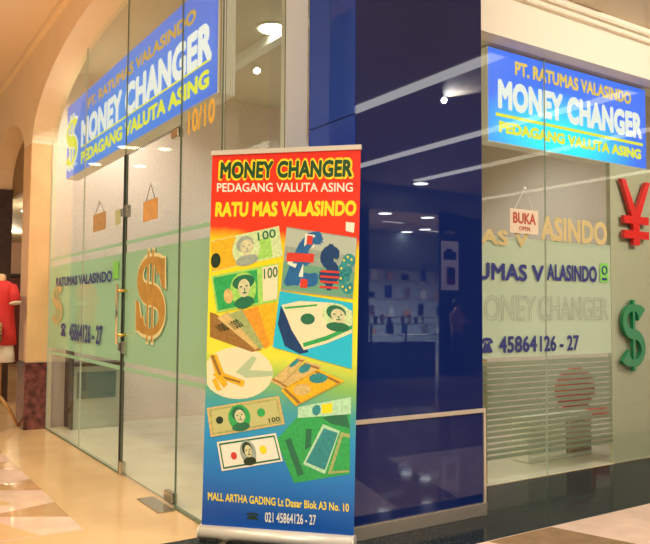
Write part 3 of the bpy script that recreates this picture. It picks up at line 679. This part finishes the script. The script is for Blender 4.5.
# fan of three gold dollars
for i, q in enumerate(([(298, 357), (306, 359), (280, 386), (270, 381)], [(306, 361), (322, 366), (296, 396), (279, 386)], [(318, 369), (345, 381), (296, 406), (281, 390)])):
    n = note(q, 'tan' if i < 2 else 'gold', 0.0020 + i * 0.0012, 'brown')
    bq(oval(q, .3 if i < 2 else .35, .22, .26, .16), 0.0026 + i * 0.0012).build('note_seal', PM['teal'], n)
q = [(318, 369), (345, 381), (296, 406), (281, 390)]
bq(oval(q, .45, .66, .28, .16), 0.0052).build('note_medallion', PM['tan'], n)
# dollar note, white dollar note, ghosted notes near the foot
q = [(207, 408), (279, 396), (285, 424), (211, 437)]
n = note(q, 'tan', 0.0030, 'olive'); bq(rect(q, .06, .14, .94, .86), 0.0034).build('note_panel', bmat('ink_straw', (0.50, 0.52, 0.22)), n)
portrait(q, .42, .50, .15, .44, 0.0038, n, 'dgreen', 'green')
bq(oval(q, .15, .48, .05, .13), 0.0038).build('note_seal', PM['dk'], n); bq(oval(q, .72, .46, .055, .15), 0.0038).build('note_seal', PM['green'], n)
qtext('100', q, .80, .70, .95, .86, 0.0042, PM['dk'], n)
q = [(217, 442), (276, 433), (283, 461), (222, 471)]
n = note(q, 'wht', 0.0030, 'dgreen'); portrait(q, .48, .5, .13, .42, 0.0038, n, 'dk', 'grey')
bq(oval(q, .24, .55, .05, .13), 0.0038).build('note_seal', PM['red'], n); bq(oval(q, .73, .5, .06, .15), 0.0038).build('note_seal', PM['yel'], n)
q = [(298, 407), (351, 397), (351, 414), (298, 418)]
n = note(q, 'mint', 0.0022); bq(oval(q, .35, .5, .08, .4), 0.0026).build('note_seal', PM['teal'], n); bq(rect(q, .45, .15, .65, .8), 0.0026).build('note_panel', PM['yel'], n)
for pts, k, off in (([(276, 440), (300, 414), (350, 408), (350, 474), (294, 483)], 'green', 0.0014), ([(285, 440), (291, 438), (304, 474), (298, 476)], 'dgreen', 0.0018), ([(306, 429), (312, 429), (311, 446), (305, 450)], 'dgreen', 0.0018), ([(322, 418), (346, 411), (350, 428), (332, 424)], 'dgreen', 0.0018), ([(323, 424), (340, 431), (325, 474), (303, 464)], 'mint', 0.0022), ([(324, 428), (338, 433), (325, 470), (306, 462)], 'teal', 0.0026), ([(341, 432), (350, 434), (349, 472), (328, 474)], 'olive', 0.0022), ([(343, 436), (350, 438), (349, 470), (332, 471)], 'green', 0.0026)):
    patch(pts, k, off, 'ghosted_banknote')
bq([(346, 222), (355, 223), (354, 233), (346, 231)], 0.0058).build('paper_tag', PM['wht'], ban)
# banner writing
def btext(body, bl, br, tl, material, bold, off, name='lettering', th=0.0004):
    o = bp(*bl, off); return letters(name, body, o, bp(*br, off) - o, bp(*tl, off) - o, BN, material, ban, bold, th)
btext('MONEY CHANGER', (218, 181), (354, 179), (219, 160), PM['yel'], 0.12, 0.0012, 'lettering_keyline')
btext('MONEY CHANGER', (220, 179), (352, 177), (221, 162), PM['bottle'], 0.05, 0.0020)
btext('PEDAGANG VALUTA ASING', (217, 192), (353, 192), (217, 183), PM['wht'], 0.022, 0.0012)
btext('RATU MAS VALASINDO', (215, 217), (356, 216), (216, 202), PM['yel'], 0.055, 0.0012)
btext('MALL ARTHA GADING Lt Dasar Blok A3 No. 10', (208, 500), (349, 512), (208, 492), PM['yel'], 0.025, 0.0012)
btext('021 45864126 - 27', (265, 522), (316, 525), (265, 512), PM['wht'], 0.02, 0.0012)
o = bp(246, 519, 0.0012); link('telephone_emblem', fit(phone_mesh(), o, BU * 0.07, ZV * 0.035, BN, 0.0004), PM['dk'], ban)

# ---------------------------------------------------------------- inside the front window
def chair(loc, rz):
    x, y = loc; r = empty('round_back_chair', (x, y, 0), rz, 'round red chair on thin metal legs behind the striped glass', 'chair')
    red = mat('red_upholstery', (0.80, 0.09, 0.06), 0.6)
    c, s = math.cos(rz), math.sin(rz); R = lambda a, b, z: (x + a * c - b * s, y + a * s + b * c, z)
    MB().ball((x, y, 0.26), 0.26, (1, 1, 0.20)).build('seat', red, r, True)
    MB().ball(R(0, 0.14, 0.46), 0.29, (1, 0.24, 0.70)).build('backrest', red, r, True)
    for a, b in ((-1, -1), (1, -1), (1, 1), (-1, 1)):
        MB().tube([R(a * .20, b * .14, 0.28 if b < 0 else 0.5), R(a * .27, b * .22, 0.0015)], 0.012, 8).build('leg', M['chrome'], r, True)
cp_ = on_y(575, 388, 1.45)
chair((cp_.x, 1.31), 0.0)
r = empty('desk_pedestal', (2.25, 1.0, 0), 0, 'low white cabinet with a drawer front behind the striped glass', 'cabinet')
p0 = on_y(528, 412, 0.85).x; p1 = on_y(592, 412, 0.85).x
MB().box((p0, 0.85, 0.0015), (p1, 1.02, 0.36), 0.006).build('body', M['white'], r)
dr = MB().box((p0 + 0.45, 0.838, 0.04), (p1 - 0.03, 0.852, 0.32), 0.003).build('drawer', mat('taupe_front', (0.36, 0.26, 0.20), 0.5), r)
MB().box(((p0 + p1) / 2 + 0.17, 0.826, 0.27), ((p0 + p1) / 2 + 0.27, 0.840, 0.285), 0.003).build('handle', M['chrome'], dr)
dc = empty('reflection_case', (-0.12, 4.42, 0), 0, 'low case with a teal panel added inside the far side glass for a reflection', 'cabinet')  # added case stands in for shapes mirrored in the side glass
MB().box((-0.34, 4.30, 0.0015), (0.12, 4.55, 0.62), 0.004).build('body', mat('pale_green_laminate', (0.42, 0.48, 0.38), 0.5), dc)
MB().box((-0.30, 4.285, 0.30), (0.08, 4.30, 0.56), 0.002).build('panel', mat('teal_laminate', (0.05, 0.16, 0.15), 0.4), dc)
MB().box((-0.36, 4.28, 0.0015), (-0.34, 4.56, 0.80), 0.002).build('side_board', M['dark'], dc)
MB().box((-0.34, 4.27, 0.62), (0.16, 4.56, 0.65), 0.002).build('top', M['darkwood'], dc)
tag(MB().box((1.455, GY + 0.03, 0.0015), (1.50, GY + 0.09, 0.86), 0.003).build('wooden_upright', M['tan_tile']), 'short tan wooden upright inside the front window beside the column', 'post')

# ---------------------------------------------------------------- mannequin in red on a wooden stand
mx, my = -0.955, 4.70
mn = empty('mannequin', (mx, my, 0), 0, 'headless mannequin in a red dress on a wooden tripod beside the pillar', 'mannequin')
wood = mat('pale_wood', (0.55, 0.30, 0.10), 0.4, noise=0.15, scale=12); redc = mat('red_cotton', (0.55, 0.02, 0.02), 0.75); whitec = mat('white_lace', (0.75, 0.66, 0.55), 0.8); skin = mat('mannequin_cover', (0.62, 0.42, 0.22), 0.6)
def ring(rx, ry, z, ox=0, oy=0, n=20, wav=0): return [(mx + ox + rx * (1 + wav * math.cos(k * PI)) * math.cos(2 * PI * k / n), my + oy + ry * (1 + wav * math.cos(k * PI)) * math.sin(2 * PI * k / n), z) for k in range(n)]
MB().loft([ring(.05, .05, 1.40), ring(.04, .04, 1.46), ring(.042, .042, 1.51), ring(.02, .02, 1.53)]).build('neck', skin, mn, True)
dr = MB().loft([ring(.17, .11, .83, wav=.05), ring(.165, .11, .95, wav=.03), ring(.145, .10, 1.10), ring(.14, .10, 1.22), ring(.16, .11, 1.34), ring(.15, .09, 1.42), ring(.07, .06, 1.46)]).build('dress', redc, mn, True)
for s in (-1, 1):
    sv = MB().tube([(mx + s * .13, my, 1.40), (mx + s * .175, my - .01, 1.33), (mx + s * .205, my - .02, 1.24)], .05, 12, .055).build('sleeve', redc, dr, True)
    MB().tube([(mx + s * .2025, my - .0195, 1.245), (mx + s * .2055, my - .0205, 1.235)], .058, 12).build('sleeve_trim', whitec, sv, True)
MB().loft([ring(.16, .10, .66, wav=.06), ring(.155, .10, .75, wav=.04), ring(.14, .09, .85)]).build('underskirt', whitec, mn, True)
pat = mat('leopard_print', (0.45, 0.28, 0.10), 0.7, scale=45, col2=(0.05, 0.03, 0.02))
MB().loft([[(mx + .07 + a * .10, my - .150 + b * .03, z) for a, b in [(math.cos(2 * PI * k / 14), math.sin(2 * PI * k / 14)) for k in range(14)]] for z in (.86, .90, 1.02, 1.05)]).build('bag', pat, mn, True)
MB().tube([(mx + .10, my - .15, 1.04), (mx + .03, my - .125, 1.25), (mx - .08, my - .03, 1.43)], .008, 8).build('bag_strap', pat, mn, True)
MB().tube([(mx, my, .30), (mx, my, .90)], .022, 10).build('pole', wood, mn, True)
for k in range(3):
    t = 2 * PI * k / 3 - 0.9; MB().tube([(mx, my, .33), (mx + .10 * math.cos(t), my + .10 * math.sin(t), .20), (mx + .20 * math.cos(t), my + .20 * math.sin(t), .012)], .02, 8, .012).build('leg', wood, mn, True)
mn.rotation_euler = (0, 0, math.radians(-55))
# clothes shop rail far behind
hd = empty('display_header', (0.35, 13.8, 1.2), 0, 'dark burgundy display wall at the back of the clothes shop', 'display')
MB().box((-0.4, 13.75, 0.0), (1.6, 13.98, 1.85), 0.01).build('panel', mat('burgundy', (0.13, 0.02, 0.02), 0.5), hd)
MB().box((-0.4, 13.70, 1.85), (1.6, 13.98, 1.92), 0.005).build('cap_rail', M['darkwood'], hd)

# ---------------------------------------------------------------- fixtures
def downlight(loc, r, label, group, mt, cat='ceiling light'):
    x, y, z = loc
    o = empty('ceiling_light', (x, y, z), 0, label, cat, group)
    rim = MB(); n = 24
    rim.loft([[(x + rr * math.cos(2 * PI * k / n), y + rr * math.sin(2 * PI * k / n), zz) for k in range(n)] for rr, zz in ((r * 1.25, z), (r * 1.22, z - .012), (r, z - .012), (r, z - .006))])
    rim.build('rim', M['white'], o)
    MB().loft([[(x + rr * math.cos(2 * PI * k / n), y + rr * math.sin(2 * PI * k / n), zz) for k in range(n)] for rr, zz in ((r * .99, z - .008), (r * .99, z - .016), (r * .6, z - .022))]).build('diffuser', mt, o)
    return o
p = on_z(272, 28, 3.645)
downlight((p.x, p.y, 3.648), 0.115, 'round ceiling light inside the shop seen through the corner pane', None, M['lamp'])
for px, py in ((125, 147), (137, 148), (165, 149), (140, 166), (95, 164)):
    p = on_z(px, py, 3.84); downlight((2 * GX - p.x, p.y, 3.848), 0.11, 'round ceiling light of the side corridor mirrored in the side glass', 'downlights of the side corridor', M['lamp_warm'])
for x, y in ((-0.05, 8.2), (-0.10, 11.6)):
    downlight((x, y, 2.618), 0.10, 'round ceiling light of the clothes shop behind the second arch', 'downlights of the clothes shop', M['lamp'])
for x, y in ((8.2, -10.34), (9.5, -10.34), (10.65, -10.3), (11.2, -12.4), (11.2, -13.2)):
    downlight((x, y, 3.448), 0.16, 'round ceiling light of the phone shop mirrored in the navy column', 'downlights of the phone shop', M['lamp'])
downlight((6.23, -6.76, 3.448), 0.13, 'single ceiling light before the phone shop fascia mirrored in the navy column', None, M['lamp'])
for x in (2.49, 4.42, 6.0, 8.45):
    tag(MB().box((x - 0.085, -6.6, 3.435), (x + 0.085, -0.35, 3.449)).build('strip_light', M['strip']), 'long strip light in the front corridor ceiling mirrored in the navy column', 'ceiling light', 'strip lights of the front corridor')

# ---------------------------------------------------------------- phone shop across the corridor (seen mirrored in the column)
FY = -7.36
fas = mat('grey_fascia', (0.42, 0.44, 0.46), 0.5); brn = mat('brown_fascia', (0.26, 0.17, 0.11), 0.5)
struct(MB().box((-0.3, FY - 0.15, 3.03), (8.3, FY, 3.60)).build('wall_opposite', fas))
struct(MB().box((8.3, FY - 0.15, 2.75), (14.8, FY, 3.60)).build('wall_opposite.001', brn))
struct(MB().box((-0.3, -13.4, 3.45), (14.8, FY - 0.15, 3.6)).build('ceiling_opposite', M['ceiling']))
struct(MB().box((-0.3, -13.5, 0), (14.8, -13.4, 3.6)).build('wall_phone_shop', mat('blue_grey_paint', (0.30, 0.36, 0.40), 0.6)))
struct(MB().box((14.7, -13.4, 0), (14.8, 4.5, 3.6)).build('wall_end', M['bulk']))
struct(MB().box((3.6, FY - 0.45, 0), (5.55, FY - 0.02, 3.03)).build('trim_8', mat('slate_pier', (0.05, 0.06, 0.09), 0.4)))
struct(MB().box((7.66, FY - 0.45, 0), (8.4, FY - 0.02, 3.03)).build('trim_9', mat('slate_pier', (0.05, 0.06, 0.09), 0.4)))
# light box poster with camera and phone
def mir(px, py, Y=FY):
    """point of the opposite side whose mirror image in the column falls on this pixel"""
    p = on_y(px, py, -Y); return Vector((p.x, Y, p.z))
po = empty('poster_stand', (7.2, FY + 0.05, 0), 0, 'tall pale poster of a camera and a phone mirrored in the navy column', 'poster')
a = mir(439, 290); b = mir(456, 216)
MB().box((a.x - .02, FY + 0.005, 0.0015), (b.x + .02, FY + 0.06, b.z + 0.03), 0.004).build('frame', M['dark'], po)
MB().box((a.x, FY + 0.06, a.z), (b.x, FY + 0.064, 2.52)).build('print', mat('pink_white_print', (0.75, 0.62, 0.62), 0.4, emit=(0.9, 0.68, 0.66), estr=0.7), po)
m = MB(); m.box((a.x + .06, FY + 0.064, 2.16), (b.x - .06, FY + 0.07, 2.32), .005); m.box((a.x + .12, FY + 0.064, 2.32), (b.x - .16, FY + 0.07, 2.37)); m.ball(((a.x + b.x) / 2 + .02, FY + 0.07, 2.24), 0.075, (1, .3, 1)); m.build('camera_picture', M['dark'], po)
m = MB(); m.box((a.x + .13, FY + 0.064, 1.68), (b.x - .10, FY + 0.07, 2.02), .02); m.build('phone_picture', M['redink'], po)
MB().box((a.x + .16, FY + 0.07, 1.82), (b.x - .13, FY + 0.072, 1.98)).build('phone_screen', M['dark'], po)
MB().box((a.x + .08, FY + 0.06, 2.66), (b.x - .08, FY + 0.066, 2.72)).build('heading_bar', M['card'], po)
# counters with phones on show
casem = mat('counter_front', (0.16, 0.19, 0.24), 0.3)
for i, (x0, x1) in enumerate(((5.6, 6.35), (6.4, 7.15))):
    c = empty('display_counter', ((x0 + x1) / 2, FY - 0.3, 0), 0, ('glass topped phone counter further from the poster, mirrored in the column', 'glass topped phone counter next to the poster, mirrored in the column')[i], 'counter')
    MB().box((x0, FY - 0.55, 0.0015), (x1, FY - 0.05, 0.60), 0.005).build('base', casem, c)
    pane('glass_top', (x0, FY - 0.55, 0.93), (x1, FY - 0.05, 0.94), c)
    pane('glass_front', (x0, FY - 0.06, 0.60), (x1, FY - 0.05, 0.93), c)
    MB().box((x0 + 0.05, FY - 0.5, 0.72), (x1 - 0.05, FY - 0.1, 0.73)).build('shelf', M['white'], c)
    MB().box((x0 + .02, FY - 0.07, 0.60), (x0 + .05, FY - 0.05, 0.93)).build('post', M['steel'], c)
    for k in range(4):
        x = x0 + 0.10 + k * 0.16
        b = MB().box((x, FY - 0.30, 0.942), (x + 0.075, FY - 0.27, 0.942 + 0.11 + 0.03 * ((k * 7 + i) % 3)), .004).build('phone_display', [M['white'], M['steel'], M['card'], casem][(k + i) % 4])
        tag(b, 'small upright phone display on the mirrored shop counter', 'phone display', 'phone displays on the counters')
tall = empty('wall_cabinet', (7.6, -12.9, 0), 0, 'lit wall cabinet at the back of the phone shop mirrored in the column', 'cabinet')
MB().box((7.0, -13.35, 0.0015), (12.8, -13.0, 2.3), .01).build('body', mat('pale_cabinet', (0.45, 0.50, 0.50), 0.5), tall)
for k in range(4): MB().box((7.0, -12.99, 0.5 + k * .5), (12.8, -12.96, 0.53 + k * .5)).build('shelf', M['strip_metal'], tall)
MB().box((9.0, -12.98, 0.9), (9.6, -12.95, 1.9)).build('picture_panel', M['redink'], tall)
for k in range(4):
    for j in range(9):
        x = 7.25 + j * 0.60 + 0.05 * ((j * 5 + k) % 3)
        if 8.9 < x + .1 and x < 9.65 and k in (1, 2): continue
        hgt = 0.16 + 0.06 * ((j * 3 + k * 2) % 4); z0 = 0.532 + k * .5
        b = MB().box((x, -12.955, z0), (x + 0.17 + .05 * ((j + k) % 2), -12.975, z0 + hgt)).build('phone_box', [M['dark'], M['white'], M['navyvinyl'], M['orangecard'], M['steel']][(j * 2 + k) % 5])
        tag(b, 'small carton of stock on the lit wall cabinet mirrored in the column', 'box', 'cartons on the wall cabinet')
for (x0, y0), (x1, y1) in (((383, 227), (401, 229)), ((429, 236), (449, 238))):
    a = on_z(x0, y0, 3.3); b = on_z(x1, y1, 3.3)
    tag(MB().prism([(a.x, -a.y - .05, 3.44), (b.x, -a.y - .05, 3.44), (b.x, -a.y + .05, 3.44), (a.x, -a.y + .05, 3.44)], (0, 0, 0.008)).build('strip_light', M['strip']), 'short strip light on the phone shop ceiling mirrored in the column', 'ceiling light', 'short strip lights of the phone shop')
# shopper by the poster, a small figure in the mirror
def person(x, y):
    V = []; E = []; Rr = []
    def v(p, r, par=None):
        V.append((x + p[0], y + p[1], p[2])); Rr.append(r)
        if par is not None: E.append((par, len(V) - 1))
        return len(V) - 1
    pel = v((0, 0, .76), .105); wa = v((0, .01, .90), .095, pel); ch = v((0, 0, 1.08), .105, wa); nk = v((0, 0, 1.20), .045, ch)
    hd0 = v((0, .015, 1.30), .075, nk); v((0, .01, 1.37), .06, hd0)
    for s in (-1, 1):
        sh = v((s * .135, 0, 1.13), .048, ch); el = v((s * .17, .06, .93), .036, sh); wr = v((s * .09, .22, .98), .026, el); v((s * .07, .28, 1.0), .025, wr)
        hp = v((s * .07, 0, .70), .075, pel); kn = v((s * .08, .015, .40), .055, hp); an = v((s * .08, 0, .075), .036, kn); v((s * .085, .11, .035), .032, an)
    me = bpy.data.meshes.new('person'); me.from_pydata(V, E, []); o = bpy.data.objects.new('person', me); COL.objects.link(o)
    md = o.modifiers.new('skin', 'SKIN'); md.use_smooth_shade = True
    for i, r in enumerate(Rr): me.skin_vertices[0].data[i].radius = (r, r)
    me.skin_vertices[0].data[0].use_root = True
    o.modifiers.new('sub', 'SUBSURF').levels = 1; o.modifiers['sub'].render_levels = 2
    dg = bpy.context.evaluated_depsgraph_get(); dg.update()
    bm_ = bpy.data.meshes.new_from_object(o.evaluated_get(dg)); bpy.data.objects.remove(o)
    for nm, c in (('skin_tone', (0.50, 0.28, 0.18)), ('pink_blouse', (0.45, 0.22, 0.22)), ('dark_trousers', (0.03, 0.03, 0.05))): bm_.materials.append(mat(nm, c, 0.7))
    for p in bm_.polygons:
        c = p.center; p.use_smooth = True
        p.material_index = 2 if c.z < .80 else (1 if c.z < 1.19 and c.y - y < .16 else 0)
    zmin = min(q.co.z for q in bm_.vertices)
    for q in bm_.vertices: q.co.z -= zmin - 0.0025
    o = bpy.data.objects.new('person', bm_); COL.objects.link(o); recentre(o, (x, y, 0.0025))
    tag(o, 'small person in a dusky top standing by the poster, mirrored in the column', 'person')
    MB().ball((x, y - .012, 1.325), .088, (1, 1, 1.05)).build('hair', M['dark'], o, True)
    m = MB()
    for s in (-1, 1): m.ball((x + s * .028, y + .083, 1.305), .009)
    m.build('eyes', M['dark'], o, True)
pp = mir(457, 330, FY + 0.45)
person(pp.x, FY + 0.45)
